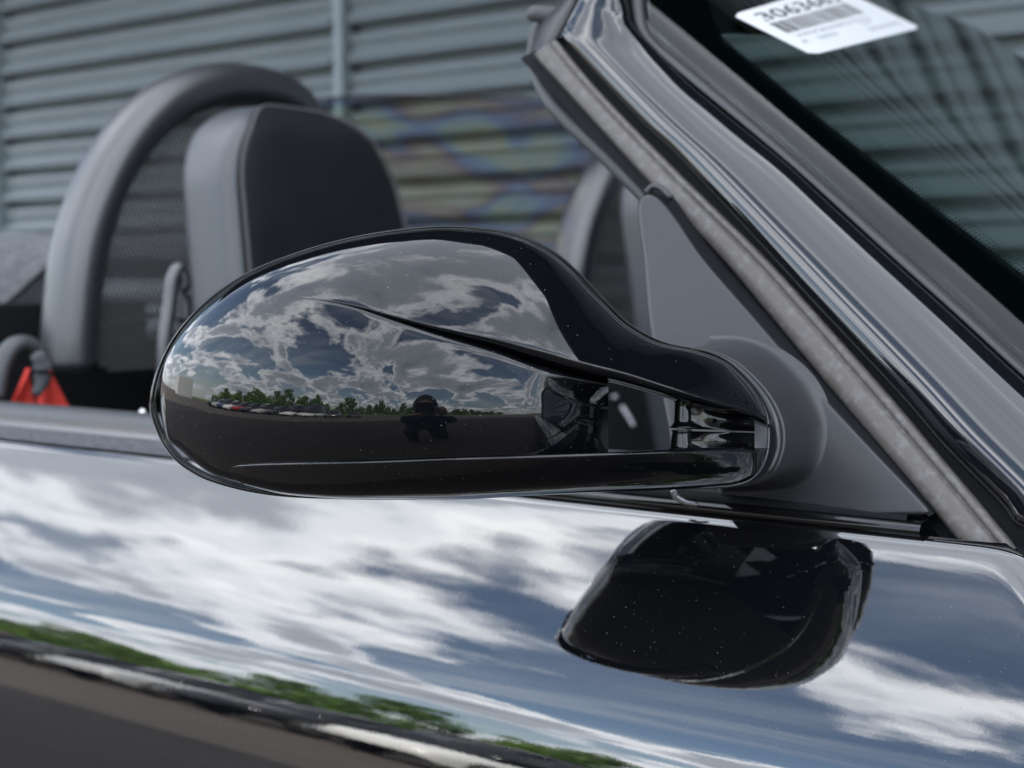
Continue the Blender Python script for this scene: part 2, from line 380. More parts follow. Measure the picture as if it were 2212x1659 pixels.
# ------------------------------------------------------------------ seats
def seat(dy, lab):
    s = empty('seat', (0, 0, 0), car)
    if lab: s['label'] = lab
    y0, y1 = .322, .632; xf = -.79; T = .10
    # backrest with tapering rounded top, built as stacked rounded sections
    zt = 1.307
    zs = np.concatenate([np.linspace(.62, 1.19, 14), 1.2 + .107 * np.sin(np.linspace(0.06, 1, 18) * math.pi / 2)]); yc = (y0 + y1) / 2; hw0 = (y1 - y0) / 2
    def seat_sec(z):
        r = .10; e = max(0, (z - (zt - r)) / r); e = min(e, .9995); rr_ = r * (1 - math.sqrt(1 - e * e))
        hw = hw0 * (1.06 - .20 * max(0, (z - 1.0) / .29)) - rr_ * .95
        return max(hw, .004), (T / 2 + .012 * max(0, 1.0 - z)) * (1 - .55 * max(0, (z - (zt - .04)) / .04) ** 2)
    V = []
    seg = 48
    for z in zs:
        hw, th = seat_sec(z)
        xc = xf - T / 2 - (z - 1.0) * .22
        for k in range(seg):
            a = 2 * math.pi * k / seg; c, d = math.cos(a), math.sin(a); pw = 2 / 5.5
            V.append((xc + th * math.copysign(abs(c) ** pw, c), yc + dy + hw * math.copysign(abs(d) ** pw, d), z))
    n = len(zs); Fc = grid_faces(n, seg, closeC=True) + [tuple((n - 1) * seg + k for k in range(seg))]
    b = mk('backrest', V, Fc, 'leather', s)
    b.data.materials.append(M['leather_skylit'])
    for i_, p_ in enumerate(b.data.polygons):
        if i_ < (n - 1) * seg and (30 <= i_ % seg <= 40 or 7 <= i_ % seg <= 17): p_.material_index = 1  # side faces take the paler leather with painted-in sky light
    # piping seam around the front panel
    L = []
    for i, z in enumerate(zs):
        hw, th = seat_sec(z); xc = xf - T / 2 - (z - 1.0) * .22
        L.append((xc + th * .985, yc + dy - hw * .90, z, yc + dy + hw * .90))
    left = [(x, y, z) for x, y, z, _ in L]; right = [(x, y, z) for x, _, z, y in L][::-1]
    tube('piping', sm(left + right, 90), .0022, 'stitch', s, seg=6)
    cu = [(xf - .04 + .46 * u, yc + dy + .24 * v, .60 + .05 * (1 - abs(v) ** 3) - .02 * u) for u in np.linspace(0, 1, 8) for v in np.linspace(-1, 1, 12)]
    mk('cushion', cu, grid_faces(8, 12), 'leather', s)
    return s
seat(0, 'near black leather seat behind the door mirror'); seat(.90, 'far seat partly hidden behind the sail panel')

# ------------------------------------------------------------------ roll hoops with nets
def hoop(dy, lab):
    h = empty('roll_hoop', (0, 0, 0), car); h['label'] = lab
    X = -1.05
    a = [UX(150, 800, X), UX(150, 730, X), UX(168, 560, X), UX(205, 430, X), UX(262, 320, X), UX(345, 232, X), UX(440, 190, X), UX(530, 186, X), UX(600, 206, X), UX(640, 246, X)]
    a = [p for p in a]; end = a[-1]
    tail = [end + np.array([0, .025, -.06]), end + np.array([0, .035, -.13]), end + np.array([0, .04, -.22]), end + np.array([0, .045, -.35])]
    path = sm(np.array(a + tail) + [0, dy, 0], 70)
    tube('hoop_tube', path, .037, 'hoop', h, rb=.027, ref=(1, 0, 0), seg=28, p=2.3)
    # woven net: diagonal cords clipped to the hoop opening
    P2 = path[:, 1:]; c = P2.mean(0)
    inside = lambda y, z: any(False for _ in ()) or point_in(P2, y, z)
    V = []; Fc = []
    ymin, ymax = P2[:, 0].min(), P2[:, 0].max(); zmin, zmax = P2[:, 1].min(), P2[:, 1].max()
    def cord(y0, z0, y1, z1, w=.0007):
        d = np.array([y1 - y0, z1 - z0]); L = np.linalg.norm(d)
        if L < 1e-4: return
        d /= L; nrm = np.array([-d[1], d[0]]) * w; k = len(V)
        for (yy, zz) in ((y0, z0), (y1, z1)):
            for sx, sn in ((-.001, -1), (-.001, 1), (.001, 1), (.001, -1)):
                V.append((X + sx, yy + nrm[0] * sn, zz + nrm[1] * sn))
        for a_ in range(4): Fc.append((k + a_, k + (a_ + 1) % 4, k + 4 + (a_ + 1) % 4, k + 4 + a_))
    pit = .0068
    nrow = int((zmax - zmin) / (pit * .87)); ncol = int((ymax - ymin) / pit)
    for r in range(nrow):
        z = zmin + r * pit * .87; off = .5 * pit * (r % 2)
        for cc in range(ncol + 1):
            y = ymin + cc * pit + off
            if not point_in(P2, y, z): continue
            cord(y, z, y + pit / 2, z + pit * .87); cord(y, z, y - pit / 2, z + pit * .87); cord(y, z, y + pit, z, .0004)
    nt_ = mk('net', V, Fc, 'net', h, smooth=False); nt_['kind'] = 'stuff'
    return h
def point_in(P, y, z):
    n = len(P); c = False; j = n - 1
    for i in range(n):
        if (P[i][1] > z) != (P[j][1] > z) and y < (P[j][0] - P[i][0]) * (z - P[i][1]) / (P[j][1] - P[i][1] + 1e-12) + P[i][0]: c = not c
        j = i
    return c
hoop(0, 'near grey padded roll hoop with net'); hoop(.99, 'far grey padded roll hoop with net')
# clear wind deflector between and behind the hoops
X = -1.10
top = [UX(640, 222, X), UX(760, 208, X), UX(900, 206, X), UX(1050, 210, X), UX(1180, 216, X), UX(1290, 240, X)]
tp = sm(top, 30); P = np.array([[p * (1 - t) + np.array([p[0], p[1] * .97 + .02, .92]) * t for p in tp] for t in np.linspace(0, 1, 12)])
wd = grid('wind_deflector', P, 'deflector', car); wd['label'] = 'clear plastic wind deflector showing rainbow stress bands'
tube('deflector_edge', tp, .0018, 'rubber', wd, seg=8)

# folded hood behind the hoops
a = np.array([UX(-200, 560, -1.35), UX(0, 535, -1.35), UX(60, 520, -1.35), UX(128, 508, -1.35)])
b_ = np.array([UX(-200, 800, -1.28), UX(0, 662, -1.28), UX(64, 606, -1.28), UX(132, 548, -1.28)])
hood = []
for k in range(4):
    hood.append([a[k] + [-.5, 0, 0], a[k] + [-.2, 0, .01], a[k], (a[k] + b_[k]) / 2 + [0, -.01, .005], b_[k], b_[k] + [.004, 0, -.006], b_[k] + [0, .02, -.03]])
hx = np.array(hood); far = hx[-1] + [0, 1.2, 0]; hx = np.concatenate([hx, [far]])
grid('folded_hood', hx, 'fabric', car, flip=True, smooth=False)
tube('hood_piping', sm(b_ + [.004, -.002, 0], 20), .0035, 'rubber', car, seg=8)
box('rear_well', (-1.26, .3, .93), (.03, .5, .30), 'carpet', car)

# seat belt guide, red webbing, lock pin, small trims
g = sm([UX(-12, 860, -.93), UX(2, 790, -.93), UX(25, 750, -.93), UX(55, 742, -.93), UX(84, 765, -.93), UX(98, 800, -.93)], 30)
belt = empty('seat_belt', (0, 0, 0), car)
tube('belt_guide', g, .0085, 'rubber', belt, rb=.012, seg=14)
tube('belt_tongue', sm([UX(80, 765, -.90), UX(92, 790, -.90), UX(90, 825, -.90), UX(76, 853, -.90)], 16), np.interp(np.linspace(0, 1, 16), [0, .4, 1], [.007, .0105, .004]), 'felt', belt, seg=12)
def webbing(q, X):
    a, b, c, d = [UX(x, y, X) for x, y in q]; n = 10
    P = np.array([[(a * (1 - u) + b * u) * (1 - v) + (d * (1 - u) + c * u) * v + np.array([.004 * math.sin(u * 5 + v * 2), 0, 0]) for u in np.linspace(0, 1, n)] for v in np.linspace(0, 1, n)])
    Q = np.concatenate([P, P[::-1] - [.0015, 0, 0]]); return Q
grid('webbing', webbing([(58, 795), (66, 795), (80, 905), (8, 890)], -.91), 'red', belt, closeR=True)
grid('webbing', webbing([(80, 860), (113, 798), (166, 915), (82, 905)], -.90), 'red', belt, closeR=True)
lp = UY(309, 893, .075); tube('lock_pin', np.array([lp + [0, 0, -.03], lp + [0, 0, -.004], lp, lp + [0, 0, .003], lp + [0, 0, .0045]]), [.0045, .0045, .0042, .003, .0008], 'chrome', car, seg=14, ref=(1, 0, 0))
tube('bulkhead_trim', sm([UX(190, 715, -1.15), UX(245, 698, -1.15), UX(340, 680, -1.15)], 8), .0035, 'satin_metal', car, seg=8)
tube('belt_guide_loop', sm([UX(352, 850, -.84), UX(356, 740, -.84), UX(368, 650, -.84), UX(374, 600, -.84), UX(388, 578, -.84), UX(398, 600, -.84), UX(400, 700, -.84)], 30), .0075, 'hoop', car, seg=12)
tube('far_door_pin', sm([UY(1327, 850, 1.30), UY(1329, 860, 1.30), UY(1331, 870, 1.30)], 8), [.003, .009, .011, .012, .012, .011, .009, .003], 'satin_metal', car, seg=12)
tube('far_door_pull', sm([UY(1342, 877, 1.30), UY(1357, 899, 1.30), UY(1374, 928, 1.30)], 14), [.004] + [.010] * 12 + [.004], 'satin_metal', car, seg=12)

# ------------------------------------------------------------------ windscreen pillar: long lines measured top to bottom
NL = 120
def yp(y):   # pillar leans inboard as it rises
    return np.interp(y, [-60, 0, 1150, 1400], [.165, .158, .012, -.01])
def line(pts, off=0., yo=0.):
    q = sm(np.array(pts, float), NL); return UY(q[:, 0], q[:, 1], yp(q[:, 1]) + yo) if not off else UY(q[:, 0], q[:, 1], yp(q[:, 1]) + yo) - ray(q[:, 0], q[:, 1]) * off
L1 = [(1150, 118), (1230, 205), (1410, 402), (1552, 553), (1668, 690), (1808, 860), (1915, 985), (2015, 1103), (2078, 1180)]
LG = [(1192, 100), (1270, 203), (1455, 398), (1618, 555), (1725, 672), (1850, 812), (1950, 935), (2045, 1050), (2150, 1182)]
L2 = [(1202, 84), (1304, 205), (1474, 379), (1652, 553), (1762, 672), (1920, 850), (2025, 975), (2108, 1073), (2200, 1186)]
L3 = [(1214, 78), (1370, 250), (1480, 357), (1661, 551), (1768, 668), (1938, 850), (2040, 968), (2155, 1085), (2200, 1150)]
L4 = [(1352, -30), (1362, 20), (1372, 62), (1410, 108), (1474, 167), (1695, 350), (1918, 553), (2064, 684), (2212, 820), (2480, 1060)]
L5 = [(1390, -30), (1393, 20), (1402, 62), (1432, 98), (1475, 133), (1710, 330), (1958, 550), (2090, 668), (2212, 780), (2500, 1040)]
def lerp_lines(A, B, ts, offs, yo=(0, 0)):
    """lines between A and B (pixel polylines); offs = metres towards the viewer"""
    qa, qb = sm(np.array(A, float), NL), sm(np.array(B, float), NL); rows = []
    for t, o in zip(ts, offs):
        q = qa * (1 - t) + qb * t
        pa = UY(qa[:, 0], qa[:, 1], yp(qa[:, 1]) + yo[0]); pb = UY(qb[:, 0], qb[:, 1], yp(qb[:, 1]) + yo[1])
        P = pa * (1 - t) + pb * t
        v = CAM - P; v /= np.linalg.norm(v, axis=1)[:, None]; rows.append(P + v * o)
    return np.array(rows)
pillar = empty('windscreen_pillar', (0, 0, 0), car)
# weathered seal: face, groove, outer lip
ts = [0, .03, .10, .3, .5, .62, .66, .70, .74, .80, .90, .97, 1.0]
of = [-.012, -.003, .0005, .0012, .001, .0005, -.0016, -.002, .0004, .0012, .0008, -.002, -.012]
sl_ = grid('weathered_seal', lerp_lines(L1, L2, ts, of), 'seal', pillar); sl_['label'] = 'brown grey weathered rubber seal along the pillar'
grid('dark_gap', lerp_lines([(x - 26, y + 8) for x, y in L1], [(x + 8, y - 4) for x, y in L3], [0, 1], [-.012, -.012]), 'void', pillar)
# painted pillar, barrel section
tt = np.concatenate([[0, .012, .03, .06], np.linspace(.1, .9, 22), [.94, .97, .99, 1.0]])
bul = .0125 * (1 - np.abs(2 * tt - 1) ** 2.2) + .0035 * np.clip(1 - np.abs(2 * tt - 1) ** 14, 0, 1)
bul = bul + .0 ; bul[0] = -.010; bul[-1] = -.006
L3t = [(1340, -60), (1262, -22), (1236, 20), (1216, 62), (1222, 88), (1370, 250), (1480, 357), (1661, 551), (1768, 668), (1938, 850), (2040, 968), (2155, 1085), (2192, 1132), (2260, 1160)]
L4t = [(1352, -60), (1354, -28), (1356, -2), (1362, 24), (1374, 62), (1474, 167), (1560, 240), (1695, 350), (1800, 446), (1918, 553), (2064, 684), (2212, 820), (2350, 940), (2500, 1080)]
pp = grid('painted_cover', lerp_lines(L3t, L4t, tt, bul, (-.002, .01)), 'paint_pillar', pillar); pp['label'] = 'glossy black painted pillar cover reflecting the sky'
# trim between pillar and glass
ts = [0, .04, .2, .45, .7, .86, .93, 1.0]; of = [-.012, -.002, .001, .002, .002, .0014, .0, -.010]
grid('glass_trim', lerp_lines([(x + 2, y - 1) for x, y in L4], L5, ts, of, (.012, .02)), 'trim', pillar)
grid('trim_backing', lerp_lines([(x - 12, y + 8) for x, y in L4], [(x + 6, y - 6) for x, y in L5], [0, 1], [-.011, -.011], (.012, .02)), 'void', pillar)
# inner soft tube
tl = [(1160, 52), (1150, 92), (1148, 140), (1172, 195), (1225, 258), (1310, 338), (1400, 428), (1432, 462)]
q = sm(np.array(tl, float), 60)
ctr = UY(q[:, 0], q[:, 1], yp(q[:, 1]) + .035)
tube('inner_roof_seal', ctr, np.interp(np.arange(60), [0, 14, 22, 59], [.0035, .0035, .0062, .0058]), 'rubber', pillar, seg=16, p=2.2)
# header end cap + latch
hc = [(1300, -70), (1240, -30), (1205, 10), (1172, 48), (1152, 85), (1150, 118)]
hd = [(1345, -60), (1266, -24), (1240, 18), (1218, 62), (1205, 84), (1192, 100)]
qa, qb = sm(np.array(hc, float), 30), sm(np.array(hd, float), 30)
A = UY(qa[:, 0], qa[:, 1], yp(qa[:, 1]) + .012); B = UY(qb[:, 0], qb[:, 1], yp(qb[:, 1]) + .0)
rows = []
for t, o in ((0, -.014), (.06, -.003), (.2, .001), (.5, .003), (.8, .001), (.95, -.003), (1, -.012)):
    P = A * (1 - t) + B * t; v = CAM - P; v /= np.linalg.norm(v, axis=1)[:, None]; rows.append(P + v * o)
grid('header_end_cap', rows, 'trim', pillar)
lt = sm([UY(1142, 34, .25), UY(1152, 30, .25), UY(1185, 33, .25), UY(1225, 36, .25), UY(1260, 36, .25)], 20)
tube('roof_latch', lt, np.interp(np.linspace(0, 1, 20), [0, .06, .2, 1], [.002, .007, .0085, .0085]), 'rubber', car, seg=14)
# windscreen header out of frame, keeps the glass framed
hdr = sm([UY(1300, -35, .16), UY(1330, -80, .30), UY(1400, -110, .6), UY(1500, -115, 1.3)], 12)
tube('windscreen_header', hdr, .02, 'paint_pillar', car, seg=12)

# ------------------------------------------------------------------ windscreen glass
LGL = [(995, -264), (1075, -198), (1155, -132), (1235, -66), (1315, 1), (1395, 67), (1475, 133), (1710, 330), (1958, 550), (2090, 668), (2212, 780), (2500, 1040)]
q5 = sm(np.array(LGL, float), NL); g0 = UY(q5[:, 0] - 3, q5[:, 1] + 3, yp(q5[:, 1]) + .024)
sel = (q5[:, 1] > 100) & (q5[:, 1] < 900)
zz_ = np.linspace(g0[sel][:, 2].max() + .16, g0[sel][:, 2].min() - .06, NL)
g0 = np.stack([np.polyval(np.polyfit(g0[sel][:, 2], g0[sel][:, 0], 2), zz_), np.polyval(np.polyfit(g0[sel][:, 2], g0[sel][:, 1], 2), zz_), zz_], 1)
def glass_pt(i, s):    # s = metres across from the pillar
    c = g0[i]; k = 1 / .5
    a = R(62) ; cur = R(60)
    # heading turns from 62 deg to 88 deg over the first .5 m
    n = 24; p = c.copy(); h = s / n
    return p
def glass_surface(smax=.95, n=60, off=0.):
    S = np.concatenate([np.linspace(0, .12, 25)[:-1], np.linspace(.12, smax, n - 24)])
    out = np.zeros((len(S), NL, 3)); cur = g0.copy(); out[0] = cur; 
    for j in range(1, len(S)):
        sm_ = .5 * (S[j] + S[j - 1]); head = R(24 + 64 * (1 - math.exp(-(sm_ / .07) ** 1.3)))
        cur = cur + (S[j] - S[j - 1]) * np.array([math.cos(head), math.sin(head), .012 * (1 - sm_)]); out[j] = cur
    return S, out
GS, GP = glass_surface()
gn = np.cross(GP[1, 1:] - GP[1, :-1], GP[2, 1:] - GP[1, 1:]); 
wind = grid('windscreen', GP, 'glass', car); wind['label'] = 'tinted windscreen glass reflecting clouds near the pillar'
# project to pixel to lay print on the glass
def to_px(P):
    d = P - CAM; z = d @ FW; return CX + F * (d @ RT) / z, CY - F * (d @ UPV) / z
GX, GY = to_px(GP)
def on_glass(x, y, off=.005):
    """point on the inner face of the glass seen at measured (x,y): ray against the glass triangles"""
    r = ray(x, y); best = None
    from mathutils.bvhtree import BVHTree
    loc, nrm, idx, dist = BV.ray_cast(Vector(CAM), Vector(r).normalized())
    if loc is None: return None
    return np.array(loc) + np.array(r) / np.linalg.norm(r) * off
from mathutils.bvhtree import BVHTree
BV = BVHTree.FromPolygons([Vector(v) for v in GP.reshape(-1, 3)], grid_faces(len(GS), NL))
# frit: band from the trim to a measured inner edge, on the inner face
FI = [(1500, -60), (1535, 20), (1562, 80), (1650, 155), (1748, 236), (1875, 336), (2008, 440), (2162, 556), (2300, 660)]
qi = sm(np.array(FI, float), 90); 
qo = sm(np.array([(1402, -60), (1404, 20), (1412, 58), (1500, 145), (1620, 240), (1760, 360), (1958, 540), (2090, 660), (2230, 782)], float), 90)
rows = []
for t in np.linspace(0, 1, 14):
    q = qo * (1 - t) + qi * t; row = []
    for x, y in q:
        p = on_glass(x, y)
        if p is None: p = row[-1] if row else on_glass(x + 30, y)
        row.append(p if p is not None else UD(np.array(x), np.array(y), np.array(.95)))
    rows.append(row)
grid('frit_band', rows, 'frit', wind)
# dots fading out of the frit edge
V = []; Fc = []
d = np.gradient(qi, axis=0); d /= np.linalg.norm(d, axis=1)[:, None]; nr = np.stack([d[:, 1], -d[:, 0]], 1); nr[nr[:, 0] < 0] *= -1
arc = np.concatenate([[0], np.cumsum(np.linalg.norm(np.diff(qi, axis=0), axis=1))])
for row_ in range(5):
    for s_ in np.arange(130 + (row_ % 2) * 4.5, arc[-1], 9.0):
        x = np.interp(s_, arc, qi[:, 0]); y = np.interp(s_, arc, qi[:, 1]); nx = np.interp(s_, arc, nr[:, 0]); ny = np.interp(s_, arc, nr[:, 1])
        c = on_glass(x + nx * (3 + 7 * row_), y + ny * (3 + 7 * row_))
        if c is None: continue
        r_ = (.00115, .00098, .0008, .0006, .00042)[row_]; k = len(V)
        # disc in the local glass plane
        e1 = on_glass(x + nx * (3 + 7 * row_) + 2, y + ny * (3 + 7 * row_)); e2 = on_glass(x + nx * (3 + 7 * row_), y + ny * (3 + 7 * row_) + 2)
        if e1 is None or e2 is None: continue
        u = e1 - c; u /= np.linalg.norm(u); w = e2 - c; w -= u * w.dot(u); w /= np.linalg.norm(w)
        for a_ in range(6): V.append(c + (u * math.cos(a_ * math.pi / 3) + w * math.sin(a_ * math.pi / 3)) * r_)
        Fc.append(tuple(range(k, k + 6)))
fd = mk('frit_dots', V, Fc, 'frit', wind, smooth=False); fd['kind'] = 'stuff'
# sun visor band hanging behind the top of the glass
vcols = []
for x in np.linspace(1405, 2330, 40):
    y_ = 73 + .02 * (x - 1562) + 7 * math.sin(x / 26.) * (x > 1990); c_ = [on_glass(x, y_ - dy) for dy in (0, 6, 60, 120)]
    if all(p is not None for p in c_): vcols.append([p + ray(x, y_) * o for p, o in zip(c_, (.02, .018, .02, .02))])
rows = np.array(vcols).transpose(1, 0, 2)
grid('sun_visor', rows, 'dark', car)
# stock sticker on the outer face
SQ = {'b': (1754, 119), 'r': (1989, 60), 't': (1799, -33), 'l': (1580, 32)}
C3 = {k: on_glass(*v, off=-.003) for k, v in SQ.items()}
ob, orr, ot, ol = C3['b'], C3['r'], C3['t'], C3['l']
def SP(u, v, lift=0.):
    p = ob * (1 - u) * (1 - v) + orr * u * (1 - v) + ot * u * v + ol * (1 - u) * v
    r = p - CAM; r /= np.linalg.norm(r)
    x, y = to_px(p); h = on_glass(x, y, off=-.003 - lift); return h if h is not None else p - r * lift
def rr(u, v, r=.045):   # rounded rectangle boundary mapping
    return u, v
us = np.linspace(0, 1, 22); rows = []
for v in np.linspace(0, 1, 18):
    row = []
    for u in us:
        uu, vv = u, v; e = .05
        du = min(u, 1 - u); 
        lo = e - math.sqrt(max(0, e * e - (e - min(du, e)) ** 2)); vv = lo + (1 - 2 * lo) * v
        row.append(SP(uu, vv))
    rows.append(row)
stk = grid('stock_sticker', rows, 'sticker', wind); stk['label'] = 'white stock sticker with number and barcode'
def text_mesh(name, txt, u0, v0, hgt, wid, m, bold=0.):
    cu = bpy.data.curves.new(name, 'FONT'); cu.body = txt; cu.size = 1; cu.resolution_u = 3; cu.offset = bold
    ob_ = bpy.data.objects.new(name, cu); COL.objects.link(ob_); dg = bpy.context.evaluated_depsgraph_get(); dg.update()
    me = ob_.evaluated_get(dg).to_mesh(); vs = [v.co.copy() for v in me.vertices]; fs = [tuple(p.vertices) for p in me.polygons]
    bpy.data.objects.remove(ob_)
    x1 = max(v.x for v in vs); x0 = min(v.x for v in vs); y1 = max(v.y for v in vs)
    vv = [SP(u0 + (v.x - x0) / (x1 - x0) * wid, v0 + v.y / y1 * hgt, .0004) for v in vs]
    return mk(name, vv, fs, m, stk, smooth=False)
text_mesh('stock_number', '3063665', .10, .74, .17, .74, 'ink', .012)
text_mesh('small_print', 'WP0CB2A98CS155112', .10, .345, .06, .66, 'ink_grey', .01)
text_mesh('small_print', 'K   5003', .08, .225, .06, .26, 'ink_grey', .01)
text_mesh('small_print', 'SU7', .62, .28, .05, .10, 'ink_grey', .01)
text_mesh('small_print', 'Schaumburg', .58, .15, .07, .34, 'ink_grey', .01)
V = []; Fc = []; u = .09
while u < .80:
    w = random.choice([.004, .004, .007, .010]); k = len(V)
    V += [SP(u, .46, .0004), SP(u + w, .46, .0004), SP(u + w, .69, .0004), SP(u, .69, .0004)]; Fc.append((k, k + 1, k + 2, k + 3)); u += w + random.choice([.003, .004, .006, .009])
bc = mk('barcode', V, Fc, 'ink', stk, smooth=False)

# ------------------------------------------------------------------ sail panel with mirror foot
ringc = (1500., 905.); 
def ring_outer(a):   # measured outer edge of the ring, angle from top clockwise
    pass
RO = [(1425, 752), (1470, 752), (1527, 757), (1580, 778), (1625, 815), (1662, 860), (1685, 910), (1690, 950), (1684, 985), (1668, 1020), (1640, 1042), (1600, 1052), (1540, 1056), (1440, 1058)]
RI = [(1425, 753), (1465, 753), (1512, 757), (1560, 776), (1602, 812), (1638, 858), (1655, 905), (1657, 950), (1652, 985), (1638, 1015), (1615, 1036), (1580, 1047), (1530, 1052), (1440, 1056)]
def sail():
    ys = np.concatenate([[421, 423, 427, 434, 444], np.linspace(456, 1088, 90), [1096, 1103, 1108, 1111, 1113]])
    Lx = lambda y: pl([(421, 1398), (423, 1390), (427, 1384), (434, 1380), (444, 1378), (560, 1390), (680, 1400), (873, 1433), (946, 1446), (1060, 1458), (1088, 1470), (1103, 1500), (1111, 1600), (1113, 1700)], y)
    Rx = lambda y: pl([(421, 1404), (423, 1412), (427, 1420), (434, 1428), (444, 1438), (553, 1515), (690, 1633), (853, 1775), (985, 1898), (1088, 1996), (1096, 2003), (1103, 2008), (1108, 2008), (1111, 2002), (1113, 1990)], y)
    U = np.concatenate([[0, .004, .012, .025], np.linspace(.05, .95, 70), [.975, .988, .996, 1.0]])
    rows = []
    ro = sm(np.array(RO, float), 200)
    for y in ys:
        l, r = Lx(y), Rx(y); x = l + (r - l) * U
        base_y = yp(y) * .75 - .012
        P = UY(x, np.full_like(x, y), np.full_like(x, base_y))
        # foot: swells towards the viewer/outboard inside the ring and fades right of it
        cx, cy = 1500., 905.
        dx = x - cx; dy = y - cy
        rx = 190. if True else 0; 
        ang = np.arctan2(dy, dx)
        RR = (np.abs(dx / np.where(dx > 0, 186., 120.)) ** 2.4 + np.abs(dy / np.where(dy > 0, 150., 146.)) ** 2.4) ** (1 / 2.4)
        wq = .5 + .5 * np.tanh(dy / 70.); fall = (1 - wq) * (.38 + .38 * np.clip(np.cos(ang), 0, 1)) + wq * (.20 + .34 * np.clip(np.cos(ang), 0, 1))
        t = np.clip((RR - .86) / (fall + .16), 0, 1); bump = .0 * (1 - t ** 3 * (t * (6 * t - 15) + 10))
        ed = np.minimum(x - l, r - x); edge = np.clip(ed / 7., 0, 1); eb = -.004 * (1 - np.sqrt(1 - (1 - edge) ** 2))
        eby = -.004 * (1 - math.sqrt(1 - (1 - min(1, (1113 - y) / 7.)) ** 2))
        v = np.array([.35, -.92, .15]); v /= np.linalg.norm(v)
        vv = CAM - P; vv /= np.linalg.norm(vv, axis=1)[:, None]
        rows.append(P + vv * (bump + eb + eby)[:, None])
    return np.array(rows)
mir = empty('door_mirror', (0, 0, 0), car); mir['label'] = 'glossy black teardrop door mirror on twin arms'
sp_ = grid('sail_panel', sail(), 'satin', mir); sp_['label'] = 'satin black triangular panel carrying the mirror foot'
# dark rebate around the sail
qa = sm(np.array([(1396, 408), (1420, 420), (1445, 438), (1522, 548), (1640, 685), (1782, 848), (1905, 980), (2020, 1110)], float), 60)
qb = qa + [26, -14]; 
grid('sail_rebate', [UY(qa[:, 0] - 14, qa[:, 1] + 6, yp(qa[:, 1]) * .75 + .001), UY(qb[:, 0], qb[:, 1], yp(qb[:, 1]) + .010)], 'void', car)
tri = sm(np.array([(1385, 432), (1408, 404), (1430, 408), (1450, 428)], float), 12)
tube('glass_guide_cap', UY(tri[:, 0], tri[:, 1], yp(tri[:, 1]) * .8 + .004), .0022, 'trim', car, seg=8)
FOOT = .043
ring_d = lambda x, y: (-CAM[1] + yp(np.asarray(y, float)) * .75 - .012 - FOOT) / ray(x, y)[..., 1]   # ring lies parallel to the sail
def band(name, A, B, m, d0, d1, par, off=.0):
    a, b = sm(np.array(A, float), 120), sm(np.array(B, float), 120); rows = []
    for t, o in ((0, .012), (.0, .002), (.10, .0006), (.22, .0), (.5, .0), (.78, .0003), (.9, .0012), (1, .004), (1, .02)):
        q = a * (1 - t) + b * t; rows.append(UD(q[:, 0], q[:, 1], ring_d(q[:, 0], q[:, 1]) + o + d0))
    return grid(name, np.array(rows), m, par)
band('foot_ring', RI, RO, 'ring', -.004, 0, mir)
ro3 = sm(np.array([(1470, 753)] + RO[2:12] + [(1494, 1056)], float), 90)
ro3 = UD(ro3[:, 0], ro3[:, 1], ring_d(ro3[:, 0], ro3[:, 1]) + .001)
close_ = np.array([ro3[-1] * (1 - t) + ro3[0] * t for t in np.linspace(0, 1, 14)[1:-1]]); ro3 = np.vstack([ro3, close_])
yy_ = np.linspace(440, 1110, 40); zz2 = UY(np.full(40, 1640.), yy_, yp(yy_) * .75 - .012)[:, 2]; ysail = yp(yy_) * .75 - .012
c3 = ro3.mean(0); rad = ro3 - c3; rad[:, 1] = 0; rad /= np.linalg.norm(rad, axis=1)[:, None]
yt = np.interp(ro3[:, 2], zz2[::-1], ysail[::-1]); rows = []
for t in np.concatenate([[-2], [-1], np.linspace(0, .6, 6), np.linspace(.65, 1, 16)]):
    if t < 0: P = c3 + (ro3 - c3) * (.02 if t < -1 else .96) + [0, .008, 0]
    else:
        f_ = max(0, (t - .30) / .70); P = ro3 + rad * (.022 * (1 - math.sqrt(max(0, 1 - min(f_, .9999) ** 2.2))) - .002 * min(1, t * 8) )[..., None] if False else ro3 + rad * (.010 * (1 - math.sqrt(max(0, 1 - f_ ** 2.4))))
        P = P.copy(); yt2 = np.interp(P[:, 2], zz2[::-1], ysail[::-1]); P[:, 1] = ro3[:, 1] + (yt2 + .0006 - ro3[:, 1]) * t
    rows.append(P)
grid('mirror_foot', np.array(rows), 'satin', mir, closeC=True)

# ------------------------------------------------------------------ mirror housing
x0 = 343.; xE = 1656.
TOP = [(343, 852), (347, 812), (354, 782), (368, 752), (389, 720), (452, 653), (541, 592), (650, 548), (760, 518), (870, 500), (960, 493), (1040, 498), (1110, 511), (1180, 543), (1240, 592), (1300, 652), (1360, 706), (1430, 742), (1500, 757), (1560, 778), (1605, 815), (1640, 860), (1656, 905)]
BOT = [(343, 852), (346, 890), (352, 920), (362, 948), (385, 968), (411, 991), (458, 1024), (536, 1049), (629, 1068), (786, 1077), (960, 1077), (1150, 1069), (1300, 1062), (1430, 1057), (1530, 1051), (1580, 1046), (1620, 1034), (1640, 1014), (1656, 960)]
def fs(pts, x):
    p = np.array(pts, float); s = np.sqrt(np.maximum(p[:, 0] - x0, 0)); return pl(np.stack([s, p[:, 1]], 1), np.sqrt(np.maximum(np.asarray(x, float) - x0, 0)))
yT = lambda x: fs(TOP, x); yB = lambda x: fs(BOT, x)
yPK = lambda x: pl([(343, 852), (400, 872), (520, 886), (700, 892), (1000, 893), (1400, 890), (1660, 900)], x)
YC = lambda x: fs([(343, 851), (349, 815), (370, 765), (420, 710), (500, 662), (600, 636), (700, 650), (770, 664), (837, 684), (970, 724), (1070, 752), (1154, 782), (1237, 808), (1304, 824), (1329, 829), (1460, 866), (1560, 892), (1600, 900), (1656, 925)], x)
